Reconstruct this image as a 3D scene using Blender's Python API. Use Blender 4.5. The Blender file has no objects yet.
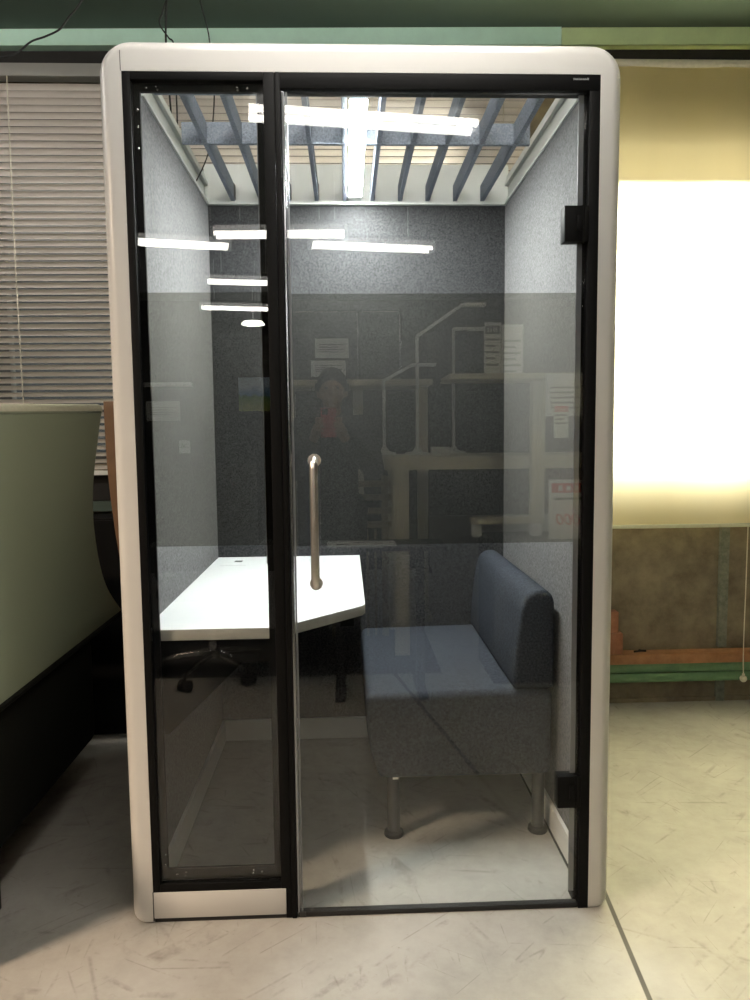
import bpy, bmesh, math, random
from mathutils import Vector, Matrix
random.seed(7)
S = bpy.context.scene
C = S.collection
PI = math.pi

# ------------------------------------------------------------------ helpers
def lin(r, g, b):
    f = lambda c: (c/255/12.92) if c/255 <= .04045 else ((c/255+.055)/1.055)**2.4
    return (f(r), f(g), f(b), 1)

def mat(name, col, rough=.5, metal=0, noise=0, scale=40, bump=0, spec=.5, detail=4, col2=None, coat=0):
    m = bpy.data.materials.new(name); m.use_nodes = True
    nt = m.node_tree; N = nt.nodes; L = nt.links
    b = N['Principled BSDF']
    b.inputs['Base Color'].default_value = col
    b.inputs['Roughness'].default_value = rough
    b.inputs['Metallic'].default_value = metal
    b.inputs['Specular IOR Level'].default_value = spec
    b.inputs['Coat Weight'].default_value = coat
    if noise or bump or col2:
        tc = N.new('ShaderNodeTexCoord'); nz = N.new('ShaderNodeTexNoise')
        nz.inputs['Scale'].default_value = scale; nz.inputs['Detail'].default_value = detail
        nz.inputs['Roughness'].default_value = .7
        L.new(tc.outputs['Object'], nz.inputs['Vector'])
        if noise or col2:
            mp = N.new('ShaderNodeMapRange')
            mp.inputs['From Min'].default_value = .3; mp.inputs['From Max'].default_value = .7
            L.new(nz.outputs['Fac'], mp.inputs['Value'])
            mx = N.new('ShaderNodeMix'); mx.data_type = 'RGBA'
            c2 = col2 or tuple(min(1, c*(1+noise)) for c in col[:3])+(1,)
            c1 = col if col2 else tuple(c*(1-noise) for c in col[:3])+(1,)
            mx.inputs['A'].default_value = c1; mx.inputs['B'].default_value = c2
            L.new(mp.outputs['Result'], mx.inputs['Factor']); L.new(mx.outputs['Result'], b.inputs['Base Color'])
        if bump:
            bp = N.new('ShaderNodeBump'); bp.inputs['Strength'].default_value = bump; bp.inputs['Distance'].default_value = .002
            L.new(nz.outputs['Fac'], bp.inputs['Height']); L.new(bp.outputs['Normal'], b.inputs['Normal'])
    return m

def emit(name, col, strength):
    m = bpy.data.materials.new(name); m.use_nodes = True
    nt = m.node_tree; nt.nodes.clear()
    e = nt.nodes.new('ShaderNodeEmission'); o = nt.nodes.new('ShaderNodeOutputMaterial')
    e.inputs['Color'].default_value = col; e.inputs['Strength'].default_value = strength
    nt.links.new(e.outputs[0], o.inputs[0]); return m

def pane_mat(name, tint, r0, power=5, rough=0):
    """clear sheet: straight-through transmission plus a mirror reflection growing with angle"""
    m = bpy.data.materials.new(name); m.use_nodes = True
    nt = m.node_tree; N = nt.nodes; L = nt.links; N.clear()
    out = N.new('ShaderNodeOutputMaterial'); mix = N.new('ShaderNodeMixShader')
    tr = N.new('ShaderNodeBsdfTransparent'); tr.inputs[0].default_value = tint
    gl = N.new('ShaderNodeBsdfGlossy'); gl.inputs['Roughness'].default_value = rough; gl.inputs['Color'].default_value = (1, 1, 1, 1)
    ge = N.new('ShaderNodeNewGeometry'); d = N.new('ShaderNodeVectorMath'); d.operation = 'DOT_PRODUCT'
    L.new(ge.outputs['Normal'], d.inputs[0]); L.new(ge.outputs['Incoming'], d.inputs[1])
    def mth(op, a, b=None):
        n = N.new('ShaderNodeMath'); n.operation = op
        for i, v in enumerate((a, b)):
            if v is None: continue
            if isinstance(v, (int, float)): n.inputs[i].default_value = v
            else: L.new(v, n.inputs[i])
        return n.outputs[0]
    f = mth('POWER', mth('SUBTRACT', 1, mth('ABSOLUTE', d.outputs['Value'])), power)
    f = mth('ADD', mth('MULTIPLY', f, 1-r0), r0)
    L.new(f, mix.inputs[0]); L.new(tr.outputs[0], mix.inputs[1]); L.new(gl.outputs[0], mix.inputs[2])
    L.new(mix.outputs[0], out.inputs[0]); return m

def BM(): return bmesh.new()

def box(bm, x0, x1, y0, y1, z0, z1, bev=0, seg=2, rot=None):
    r = bmesh.ops.create_cube(bm, size=1)
    vs = r['verts']
    for v in vs:
        v.co = Vector(((x0+x1)/2+v.co.x*(x1-x0), (y0+y1)/2+v.co.y*(y1-y0), (z0+z1)/2+v.co.z*(z1-z0)))
    if bev:
        es = list({e for v in vs for e in v.link_edges})
        rr = bmesh.ops.bevel(bm, geom=es, offset=bev, segments=seg, affect='EDGES', profile=.5)
        vs = list({v for f in rr['faces'] for v in f.verts} | {v for v in vs if v.is_valid})
    if rot is not None:
        bmesh.ops.transform(bm, matrix=rot, verts=vs)
    return bm

def prism(bm, pts, axis, a, b, bev=0, seg=2):
    """extrude a 2D outline; axis x: pts=(y,z); y: pts=(x,z); z: pts=(x,y)"""
    def P(p, t): return {'x': (t, p[0], p[1]), 'y': (p[0], t, p[1]), 'z': (p[0], p[1], t)}[axis]
    A = [bm.verts.new(P(p, a)) for p in pts]; B = [bm.verts.new(P(p, b)) for p in pts]
    fs = [bm.faces.new(A), bm.faces.new(B[::-1])]
    n = len(pts)
    for i in range(n): fs.append(bm.faces.new((A[i], B[i], B[(i+1) % n], A[(i+1) % n])))
    bmesh.ops.recalc_face_normals(bm, faces=fs)
    if bev:
        es = list(fs[0].edges)+list(fs[1].edges)
        bmesh.ops.bevel(bm, geom=es, offset=bev, segments=seg, affect='EDGES', profile=.5)
    return bm

def tube(bm, pts, r, n=10, caps=True):
    pts = [Vector(p) for p in pts]; rings = []
    up = None
    for i, p in enumerate(pts):
        t = (pts[min(i+1, len(pts)-1)]-pts[max(i-1, 0)]).normalized()
        if up is None:
            up = t.cross(Vector((.3, .5, .81))).normalized()
        else:
            up = (up-t*up.dot(t)).normalized()
        s = t.cross(up); rr = r[i] if isinstance(r, (list, tuple)) else r
        rings.append([bm.verts.new(p+(up*math.cos(2*PI*k/n)+s*math.sin(2*PI*k/n))*rr) for k in range(n)])
    for a, b in zip(rings, rings[1:]):
        for k in range(n): bm.faces.new((a[k], a[(k+1) % n], b[(k+1) % n], b[k]))
    if caps: bm.faces.new(rings[0][::-1]); bm.faces.new(rings[-1])
    return bm

def lathe(bm, cx, cy, prof, n=20):
    rings = [[bm.verts.new((cx+r*math.cos(2*PI*k/n), cy+r*math.sin(2*PI*k/n), z)) for k in range(n)] for r, z in prof]
    for a, b in zip(rings, rings[1:]):
        for k in range(n): bm.faces.new((a[k], a[(k+1) % n], b[(k+1) % n], b[k]))
    bm.faces.new(rings[0][::-1]); bm.faces.new(rings[-1]); return bm

def ball(bm, c, r, sx=1, sy=1, sz=1, seg=16):
    rr = bmesh.ops.create_uvsphere(bm, u_segments=seg, v_segments=seg//2+2, radius=r)
    for v in rr['verts']: v.co = Vector((c[0]+v.co.x*sx, c[1]+v.co.y*sy, c[2]+v.co.z*sz))
    return bm

def spline(pts, n=8):
    pts = [Vector(p) for p in pts]; out = []
    P = [pts[0]]+pts+[pts[-1]]
    for i in range(1, len(P)-2):
        for k in range(n):
            t = k/n; a, b, c, d = P[i-1:i+3]
            out.append(.5*((2*b)+(c-a)*t+(2*a-5*b+4*c-d)*t*t+(3*b-a-3*c+d)*t**3))
    out.append(pts[-1]); return out

def origin(o):
    v = Vector((0, 0, 0))
    while o is not None: v += o.location; o = o.parent
    return v

def obj(name, bm, m, parent=None, smooth=False, local=False):
    me = bpy.data.meshes.new(name)
    if parent is not None and not local: bm.transform(Matrix.Translation(-origin(parent)))
    bmesh.ops.recalc_face_normals(bm, faces=bm.faces)
    bm.to_mesh(me); bm.free()
    me.materials.append(m)
    if smooth:
        for p in me.polygons: p.use_smooth = True
        try: me.set_sharp_from_angle(angle=math.radians(40))
        except Exception: pass
    o = bpy.data.objects.new(name, me); C.objects.link(o); o.parent = parent
    return o

def tag(o, label, cat, group=None, kind=None):
    o['label'] = label; o['category'] = cat
    if group: o['group'] = group
    if kind: o['kind'] = kind
    return o

def thing(name, label, cat, loc=(0, 0, 0), group=None, rz=0):
    o = bpy.data.objects.new(name, None); C.objects.link(o)
    o.empty_display_size = .1; o.location = loc; o.rotation_euler = (0, 0, rz)
    return tag(o, label, cat, group)

def struct(name, bm, m, parent=None, smooth=False):
    o = obj(name, bm, m, parent, smooth)
    if parent is None: o['kind'] = 'structure'
    return o

def copy_tree(o, parent=None):
    c = o.copy(); C.objects.link(c); c.parent = parent
    for ch in list(o.children): copy_tree(ch, c)
    return c

# ------------------------------------------------------------------ materials
M = {}
M['shell'] = mat('white_lacquer', (.55, .54, .52, 1), .3, noise=.02, scale=3)
M['black'] = mat('black_aluminium', (.0045, .0045, .0045, 1), .55, noise=.1, scale=60, spec=.1)
M['inner_black'] = mat('matt_black_bracket', (.004, .004, .004, 1), .6, noise=.1, scale=60, spec=.1)
M['gasket'] = mat('dark_gasket', (.02, .02, .021, 1), .55, noise=.1, scale=50)
M['felt_light'] = mat('light_grey_felt', (.07, .07, .071, 1), .95, scale=150, col2=(.225, .224, .227, 1), bump=.3, spec=.15, detail=6)
M['felt_dark'] = mat('charcoal_felt', (.006, .0063, .0072, 1), .95, scale=140, col2=(.075, .0765, .080, 1), bump=.3, spec=.15, detail=6)
M['felt_slat'] = mat('blue_grey_felt', (.13, .155, .20, 1), .95, scale=170, col2=(.36, .40, .47, 1), bump=.3, spec=.15, detail=6)
M['seat'] = mat('blue_grey_fabric', (.009, .0112, .0152, 1), .95, scale=150, col2=(.056, .064, .080, 1), bump=.35, spec=.15, detail=6)
M['white'] = mat('white_rail', (.68, .71, .69, 1), .45, noise=.03, scale=8)
M['skirt'] = mat('pale_grey_skirting', (.66, .66, .63, 1), .5, noise=.03, scale=10)
M['desk'] = mat('white_laminate', (.66, .68, .69, 1), .4, noise=.015, scale=6)
M['desk_edge'] = mat('grey_edge_band', (.40, .39, .36, 1), .5, noise=.03, scale=20)
M['steel'] = mat('brushed_steel', (.80, .75, .70, 1), .33, metal=1, noise=.05, scale=120)
M['edge'] = mat('door_edge_channel', (.30, .31, .33, 1), .22, metal=1, noise=.02, scale=30)
M['chrome'] = mat('chrome', (.75, .76, .78, 1), .1, metal=1, noise=.02, scale=30)
M['grey_metal'] = mat('grey_metal_leg', (.028, .028, .027, 1), .45, metal=.1, noise=.05, scale=30)
M['rubber'] = mat('black_rubber', (.012, .012, .012, 1), .6, noise=.1, scale=80)
M['gold'] = mat('pale_edge_strip', (.16, .165, .18, 1), .3, noise=.04, scale=30)
M['glass'] = pane_mat('clear_glass', (.955, .965, .96, 1), .037)
M['wglass'] = pane_mat('window_glass', (.88, .91, .9, 1), .04, rough=.45)
M['film'] = pane_mat('smoked_privacy_film', (.735, .73, .70, 1), .0)
M['green_paint'] = mat('mint_green_paint', (.50, .73, .60, 1), .55, noise=.06, scale=9)
M['green_light'] = mat('pale_green_paint', (.52, .64, .34, 1), .55, noise=.06, scale=9)
M['beam'] = mat('dark_green_paint', (.055, .082, .063, 1), .6, noise=.06, scale=5)
M['dark_wood'] = mat('dark_void_board', (.012, .010, .008, 1), .8, noise=.2, scale=12)
M['slat'] = mat('pinkish_grey_slat', (.72, .66, .61, 1), .42, noise=.04, scale=5)
M['headrail'] = mat('grey_headrail', (.27, .26, .24, 1), .5, noise=.03, scale=8)
M['cord'] = mat('pale_cord', (.60, .55, .45, 1), .7, noise=.1, scale=50)
M['cable'] = mat('black_cable', (.003, .003, .003, 1), .8, noise=.1, scale=50)
M['concrete'] = mat('brown_concrete_wall', (.095, .077, .053, 1), .85, scale=7, col2=(.23, .19, .137, 1), bump=.3, detail=10)
M['wall'] = mat('dim_plaster', (.06, .057, .052, 1), .85, noise=.15, scale=4)
M['ceiling'] = mat('ceiling_paint', (.22, .225, .21, 1), .85, noise=.08, scale=3)
M['batten'] = mat('grey_green_steel', (.085, .095, .078, 1), .6, scale=40, col2=(.20, .21, .18, 1), detail=8)
M['wood'] = mat('reddish_wood', (.20, .085, .035, 1), .6, scale=10, col2=(.36, .17, .08, 1), detail=6)
M['brick'] = mat('brick_red_block', (.20, .075, .04, 1), .7, scale=30, col2=(.32, .14, .08, 1), detail=6)
M['green_pipe'] = mat('green_steel', (.075, .165, .085, 1), .55, scale=14, col2=(.13, .24, .12, 1), detail=6)
M['sofa_green'] = mat('sage_grey_fabric', (.26, .30, .22, 1), .9, noise=.12, scale=300, bump=.2, spec=.15)
M['sofa_pipe'] = mat('pale_sage_piping', (.50, .50, .38, 1), .7, noise=.08, scale=60)
M['sofa_black'] = mat('black_fabric', (.010, .011, .009, 1), .95, noise=.2, scale=300, spec=.1)
M['tan'] = mat('tan_leather', (.17, .088, .04, 1), .55, noise=.12, scale=20, bump=.1)
M['paper'] = mat('white_paper', (.70, .70, .66, 1), .8, noise=.03, scale=30)
M['red'] = mat('red_print', (.60, .035, .03, 1), .7, noise=.05, scale=30)
M['print'] = mat('grey_print', (.12, .12, .12, 1), .8, noise=.1, scale=30)
M['beige'] = mat('beige_laminate', (.55, .50, .38, 1), .5, noise=.05, scale=8)
M['lampwhite'] = mat('white_enamel', (.75, .74, .70, 1), .4, noise=.02, scale=20)
M['blackplastic'] = mat('black_plastic', (.015, .015, .016, 1), .45, noise=.1, scale=50)
M['chairback'] = mat('grey_mesh_fabric', (.05, .046, .044, 1), .8, noise=.1, scale=200)
M['crate'] = mat('tan_board', (.33, .27, .17, 1), .6, noise=.12, scale=12)
M['partition'] = mat('charcoal_partition', (.03, .03, .03, 1), .85, noise=.1, scale=40)
M['skin'] = mat('skin', (.28, .17, .12, 1), .55, noise=.05, scale=30)
M['hair'] = mat('black_hair', (.01, .008, .007, 1), .6, noise=.3, scale=120)
M['jacket'] = mat('dark_jacket', (.022, .022, .026, 1), .85, noise=.15, scale=90)
M['trousers'] = mat('black_trousers', (.012, .012, .014, 1), .85, noise=.15, scale=90)
M['phone'] = mat('red_phone_case', (.36, .05, .06, 1), .4, noise=.05, scale=30)
M['booth_light'] = emit('booth_tube_light', (.98, 1, .965, 1), 345)
M['added_tube_mid'] = emit('added_booth_tube', (1, .95, .88, 1), 55)  # for the unseen lamp added in front of the booth
M['tube_far'] = emit('fluorescent_tube_far', (1, .95, .88, 1), 19)
M['tube'] = emit('added_blind_tube', (1, .95, .88, 1), 70)  # for the unseen lamp added to light the left blind
M['housing'] = mat('grey_lamp_housing', (.16, .16, .155, 1), .6, noise=.02, scale=20)
M['mark'] = mat('white_mark', (.45, .45, .45, 1), .5, noise=.02, scale=10)

def floor_mat():
    m = bpy.data.materials.new('scuffed_concrete_floor'); m.use_nodes = True
    nt = m.node_tree; N = nt.nodes; L = nt.links; b = N['Principled BSDF']
    tc = N.new('ShaderNodeTexCoord')
    def noise(scale, detail, rough, sc=(1, 1, 1), rz=0, dist=0):
        mp = N.new('ShaderNodeMapping'); mp.vector_type = 'TEXTURE'; mp.inputs['Scale'].default_value = tuple(1/v for v in sc); mp.inputs['Rotation'].default_value = (0, 0, rz)
        n = N.new('ShaderNodeTexNoise'); n.inputs['Scale'].default_value = scale; n.inputs['Detail'].default_value = detail
        n.inputs['Roughness'].default_value = rough; n.inputs['Distortion'].default_value = dist
        L.new(tc.outputs['Object'], mp.inputs['Vector']); L.new(mp.outputs[0], n.inputs['Vector']); return n.outputs['Fac']
    def rng(v, a, b_, c=0, d=1):
        n = N.new('ShaderNodeMapRange'); L.new(v, n.inputs['Value'])
        for k, x in zip(('From Min', 'From Max', 'To Min', 'To Max'), (a, b_, c, d)): n.inputs[k].default_value = x
        return n.outputs['Result']
    def mix(f, a, b_, mode='MIX'):
        n = N.new('ShaderNodeMix'); n.data_type = 'RGBA'; n.blend_type = mode
        if isinstance(f, float): n.inputs['Factor'].default_value = f
        else: L.new(f, n.inputs['Factor'])
        for k, x in (('A', a), ('B', b_)):
            if isinstance(x, tuple): n.inputs[k].default_value = x
            else: L.new(x, n.inputs[k])
        return n.outputs['Result']
    def mul(a, b_):
        n = N.new('ShaderNodeMath'); n.operation = 'MULTIPLY'; L.new(a, n.inputs[0])
        if isinstance(b_, float): n.inputs[1].default_value = b_
        else: L.new(b_, n.inputs[1])
        return n.outputs[0]
    c = mix(rng(noise(2.2, 8, .65), .3, .7), (.26, .249, .224, 1), (.375, .36, .328, 1))
    c = mix(rng(noise(14, 8, .7), .35, .7, 0, .5), c, (.43, .415, .382, 1))
    # thin dark scratches: narrow bands of stretched noise, in patches
    for (s, rz, sc, w) in ((6.0, .5, (1, .035, 1), .012), (7.0, -.9, (1, .03, 1), .012), (8.0, 1.5, (1, .04, 1), .014), (14, .1, (1, .10, 1), .012), (12, 2.3, (1, .07, 1), .012), (10, 1.05, (1, .05, 1), .012)):
        f = noise(s, 1, .4, sc, rz, .0)
        n = N.new('ShaderNodeMath'); n.operation = 'SUBTRACT'; L.new(f, n.inputs[0]); n.inputs[1].default_value = .5
        a = N.new('ShaderNodeMath'); a.operation = 'ABSOLUTE'; L.new(n.outputs[0], a.inputs[0])
        patch = rng(noise(2.1+s*.3, 5, .7, (1, 1, 1), rz+1), .53, .62)
        c = mix(mul(mul(rng(a.outputs[0], 0, w, 1, 0), patch), .42), c, (.12, .105, .085, 1))
    sp = rng(noise(34, 4, .6), .69, .76, 0, .5)
    c = mix(sp, c, (.12, .10, .085, 1))
    # sawn joint in the slab
    sx = N.new('ShaderNodeSeparateXYZ'); L.new(tc.outputs['Object'], sx.inputs[0])
    def joint(x0, y0, x1, y1, w, side, cut):
        nonlocal c
        d = Vector((x1-x0, y1-y0)).normalized(); nx, ny = -d.y, d.x
        a = N.new('ShaderNodeVectorMath'); a.operation = 'DOT_PRODUCT'; L.new(tc.outputs['Object'], a.inputs[0]); a.inputs[1].default_value = (nx, ny, 0)
        s = N.new('ShaderNodeMath'); s.operation = 'SUBTRACT'; L.new(a.outputs['Value'], s.inputs[0]); s.inputs[1].default_value = nx*x0+ny*y0
        ab = N.new('ShaderNodeMath'); ab.operation = 'ABSOLUTE'; L.new(s.outputs[0], ab.inputs[0])
        g = N.new('ShaderNodeMath'); g.operation = 'GREATER_THAN' if side > 0 else 'LESS_THAN'; L.new(sx.outputs['Y'], g.inputs[0]); g.inputs[1].default_value = cut
        c = mix(mul(rng(ab.outputs[0], w, w*1.5, .93, 0), g.outputs[0]), c, (.02, .018, .016, 1))
    joint(1.223, .01, 1.193, -.33, .0048, 1, -.40)
    joint(1.080, -.40, .82, -1.716, .0075, -1, -.40)
    # unseen sideways step, added so the joint's mirrored line falls in place
    ay = N.new('ShaderNodeMath'); ay.operation = 'ADD'; L.new(sx.outputs['Y'], ay.inputs[0]); ay.inputs[1].default_value = .40
    ab = N.new('ShaderNodeMath'); ab.operation = 'ABSOLUTE'; L.new(ay.outputs[0], ab.inputs[0])
    gx = N.new('ShaderNodeMath'); gx.operation = 'COMPARE'; L.new(sx.outputs['X'], gx.inputs[0]); gx.inputs[1].default_value = 1.134; gx.inputs[2].default_value = .056
    c = mix(mul(rng(ab.outputs[0], .005, .0075, .93, 0), gx.outputs[0]), c, (.02, .018, .016, 1))
    L.new(c, b.inputs['Base Color'])
    b.inputs['Roughness'].default_value = .55
    L.new(rng(noise(9, 6, .6), .3, .7, .42, .68), b.inputs['Roughness'])
    b.inputs['Specular IOR Level'].default_value = .35
    return m
M['floor'] = floor_mat()

def blind_mat():
    m = bpy.data.materials.new('yellow_roller_fabric'); m.use_nodes = True
    nt = m.node_tree; N = nt.nodes; L = nt.links; N.clear()
    o = N.new('ShaderNodeOutputMaterial'); mx = N.new('ShaderNodeMixShader'); mx.inputs[0].default_value = .45
    t = N.new('ShaderNodeBsdfTranslucent'); d = N.new('ShaderNodeBsdfDiffuse')
    tc = N.new('ShaderNodeTexCoord'); mp = N.new('ShaderNodeMapping'); mp.inputs['Scale'].default_value = (3.5, 1, .15)
    nz = N.new('ShaderNodeTexNoise'); nz.inputs['Scale'].default_value = 3
    L.new(tc.outputs['Object'], mp.inputs[0]); L.new(mp.outputs[0], nz.inputs['Vector'])
    c = N.new('ShaderNodeMix'); c.data_type = 'RGBA'; L.new(nz.outputs['Fac'], c.inputs['Factor'])
    c.inputs['A'].default_value = (.66, .56, .27, 1); c.inputs['B'].default_value = (.72, .62, .33, 1)
    L.new(c.outputs['Result'], d.inputs[0]); t.inputs[0].default_value = (.9, .81, .56, 1)
    L.new(d.outputs[0], mx.inputs[1]); L.new(t.outputs[0], mx.inputs[2]); L.new(mx.outputs[0], o.inputs[0])
    return m
M['roller'] = blind_mat()

def landscape_mat():
    m = bpy.data.materials.new('landscape_print'); m.use_nodes = True
    nt = m.node_tree; N = nt.nodes; L = nt.links; b = N['Principled BSDF']
    tc = N.new('ShaderNodeTexCoord'); s = N.new('ShaderNodeSeparateXYZ'); L.new(tc.outputs['Generated'], s.inputs[0])
    nz = N.new('ShaderNodeTexNoise'); nz.inputs['Scale'].default_value = 5; L.new(tc.outputs['Generated'], nz.inputs['Vector'])
    a = N.new('ShaderNodeMath'); a.operation = 'MULTIPLY_ADD'; L.new(nz.outputs['Fac'], a.inputs[0]); a.inputs[1].default_value = .3; L.new(s.outputs['Z'], a.inputs[2])
    r = N.new('ShaderNodeValToRGB'); L.new(a.outputs[0], r.inputs[0])
    e = r.color_ramp.elements; e[0].position = .3; e[0].color = (.30, .36, .06, 1); e[1].position = .95; e[1].color = (.55, .68, .8, 1)
    x = e.new(.58); x.color = (.12, .25, .07, 1); x = e.new(.66); x.color = (.12, .25, .45, 1)
    L.new(r.outputs[0], b.inputs['Base Color']); b.inputs['Roughness'].default_value = .6
    return m
M['landscape'] = landscape_mat()

# ------------------------------------------------------------------ the room
X0, X1, Y0, Y1, ZC = -5.2, 5.6, -9.6, 1.51, 3.3
b = BM(); box(b, X0-.2, X1+.2, Y0-.2, Y1+.2, -.15, 0); struct('floor', b, M['floor'])
b = BM(); box(b, X0-.2, X1+.2, Y0-.2, Y1+.2, ZC, ZC+.15); struct('ceiling', b, M['ceiling'])
WL = (-3.2, 1.22, 1.16, 2.74)        # left window opening
WR = (1.45, 3.75, 1.165, 2.375)      # right window opening
b = BM()
for (a, c, d, e) in ((X0, WL[0], 0, ZC), (WL[0], WL[1], 0, WL[2]), (WL[0], WL[1], WL[3], ZC), (WL[1], WR[0], 0, ZC),
                     (WR[0], WR[1], 0, WR[2]), (WR[0], WR[1], WR[3], ZC), (WR[1], X1, 0, ZC)):
    box(b, a, c, Y1, Y1+.09, d, e)
struct('wall_back', b, M['concrete'])
b = BM(); box(b, X0-.2, X0, Y0-.2, Y1+.2, 0, ZC); struct('wall_left', b, M['wall'])
b = BM(); box(b, X1, X1+.2, Y0-.2, Y1, 0, ZC); struct('wall_right', b, M['wall'])
b = BM(); box(b, X0, X1, Y0-.2, Y0, 0, ZC); struct('wall_front', b, M['wall'])

def window(name, x0, x1, z0, z1, y, mull):
    b = BM(); t = .05
    box(b, x0, x1, y, y+.06, z0, z0+t); box(b, x0, x1, y, y+.06, z1-t, z1)
    for i in range(mull+1):
        xx = x0+(x1-x0-t)*i/mull; box(b, xx, xx+t, y+.003, y+.057, z0+t, z1-t)
    o = struct(name, b, M['grey_metal'])
    b = BM(); box(b, x0+.02, x1-.02, y+.026, y+.032, z0+.02, z1-.02); obj('pane', b, M['wglass'], o)
    return o
window('window_1', *WL, Y1+.02, 4)
window('window_2', *WR, Y1+.02, 2)
# girder at the head of the wall, boards below it
zb = lambda x: 2.998+.0133*x
def bar(x0, x1, y0, y1, f0, f1): return prism(BM(), [(x0, f0(x0)), (x1, f0(x1)), (x1, f1(x1)), (x0, f1(x0))], 'y', y0, y1)
struct('beam', bar(X0, X1, 1.14, Y1-.045, zb, lambda x: ZC), M['beam'])
struct('trim_1', bar(X0, 1.475, 1.455, Y1, lambda x: 2.929+.0105*x, lambda x: zb(x)-.001), M['green_paint'])
struct('trim_2', bar(1.48, X1, 1.462, Y1, lambda x: 2.929+.0115*x, lambda x: zb(x)-.001), M['green_light'])
struct('trim_3', bar(X0, X1, 1.50, Y1, lambda x: 2.80, lambda x: 2.928+.0105*x), M['dark_wood'])
# batten and lower rails on the wall at the right
b = BM(); box(b, 2.262, 2.302, 1.488, Y1, .265, .86); box(b, 2.262, 2.302, 1.494, Y1, 0, .11); struct('trim_4', b, M['batten'])
t = thing('wall_pipe_rail', 'green steel double rail fixed low along the brown wall', 'rail', (2.6, 1.47, .16))
b = BM(); box(b, 1.30, X1, 1.452, Y1, .112, .157, .006); obj('lower_rail', b, M['green_pipe'], t, True)
b = BM(); box(b, 1.30, X1, 1.447, Y1, .161, .204, .006); obj('upper_rail', b, M['green_pipe'], t, True)
b = BM(); box(b, 1.30, X1, 1.435, Y1-.001, .2045, .252, .003)
tag(obj('wooden_plank', b, M['wood']), 'long reddish wooden plank lying on the green wall rail', 'plank')
b = BM(); box(b, 1.62, 1.79, 1.44, 1.50, .2525, .352, .004); tag(obj('brick', b, M['brick']), 'larger lower brick-red block standing on the wooden plank', 'brick', 'blocks on the wooden plank')
b = BM(); box(b, 1.62, 1.770, 1.445, 1.50, .3525, .452, .004); tag(obj('brick', b, M['brick']), 'narrower brick-red block on top of the other block', 'brick', 'blocks on the wooden plank')
b = BM(); tube(b, spline([(1.85, 1.463, .258), (1.865, 1.455, .262), (1.885, 1.462, .262), (1.905, 1.457, .262)]), .005, 8)
ball(b, (1.875, 1.458, .264), .007, seg=10); tag(obj('wire_offcut', b, M['cable']), 'small dark twisted scrap lying on the wooden plank', 'scrap')
# low skirting step along the wall
b = BM(); box(b, 1.30, X1, 1.497, Y1, 0, .02); struct('baseboard_back', b, M['concrete'])
# dark green sill seen beside the lounge seat
b = BM(); box(b, -3.3, -.3, 1.46, Y1, .95, .995); struct('trim_5', b, M['beam'])
b = BM(); box(b, -3.3, -.3, 1.475, Y1, .996, 1.108, .002); struct('trim_6', b, M['dark_wood'])  # strip added to stand in for the dark wall below the blind

# ------------------------------------------------------------------ venetian blind
t = thing('venetian_blind', 'pinkish grey venetian blind hanging across the window at the left', 'blind', (-.9, 1.45, 1.1))
b = BM(); box(b, -3.3, 1.34, 1.425, 1.485, 2.785, 2.838, .004); obj('headrail', b, M['headrail'], t, True)
b = BM(); pitch = .0292; z = 2.752; n = 0
while z > 1.14:
    ang = math.radians(36); w = .0300; rows = []
    for k in range(5):
        s = (k/4-.5)*w; camber = .0035*(1-(2*k/4-1)**2)
        # high edge towards the room, low edge towards the window
        yy = 1.452-s*math.cos(ang)+camber*math.sin(ang); zz = z+s*math.sin(ang)+camber*math.cos(ang)
        rows.append((bm_a := b.verts.new((-3.29, yy, zz)), b.verts.new((1.33, yy, zz))))
    for p, q in zip(rows, rows[1:]): b.faces.new((p[0], p[1], q[1], q[0]))
    z -= pitch
obj('slats', b, M['slat'], t, True)
b = BM(); box(b, -3.29, 1.33, 1.437, 1.467, 1.112, 1.132, .003); obj('bottom_rail', b, M['lampwhite'], t)
for x in (-2.2, -.87, .55, 1.22):
    b = BM(); tube(b, [(x, 1.428, 2.785), (x-.004, 1.426, 2.0), (x, 1.430, 1.12)], .0022, 6); obj('ladder_cord', b, M['cord'], t)

# ------------------------------------------------------------------ roller blind
t = thing('roller_blind', 'translucent yellow roller blind glowing with daylight at the right', 'blind', (2.5, 1.44, .84))
b = BM(); tube(b, [(1.46, 1.45, 2.858), (3.9, 1.45, 2.858)], .024, 16); obj('roller', b, M['cord'], t, True)
b = BM(); nx = 40
prev = None
for i in range(nx+1):
    x = 1.47+2.42*i/nx; y = 1.432+.002*math.sin(i*.9)
    col = [b.verts.new((x, y, 2.862-(2.862-.855)*j/6)) for j in range(7)]
    if prev:
        for j in range(6): b.faces.new((prev[j], col[j], col[j+1], prev[j+1]))
    prev = col
obj('fabric', b, M['roller'], t, True)
b = BM(); box(b, 1.468, 3.892, 1.423, 1.441, .840, .857, .004); obj('bottom_bar', b, M['sofa_pipe'], t, True)
b = BM(); tube(b, spline([(2.353, 1.428, .842), (2.352, 1.427, .55), (2.350, 1.426, .30), (2.3535, 1.426, .152)]), .0024, 6); obj('pull_cord', b, M['cord'], t)
b = BM(); ball(b, (2.354, 1.426, .130), .0165); ball(b, (2.354, 1.426, .150), .007); obj('cord_knob', b, M['cord'], t, True)

# ------------------------------------------------------------------ phone booth
W = 1.159; ZT = 2.15; D = 1.184; XL, XR = -.0098, 1.176
booth = thing('office_booth', 'white framed single-person work booth with glass door and grey felt walls', 'booth', (.58, .6, 0))

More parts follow.
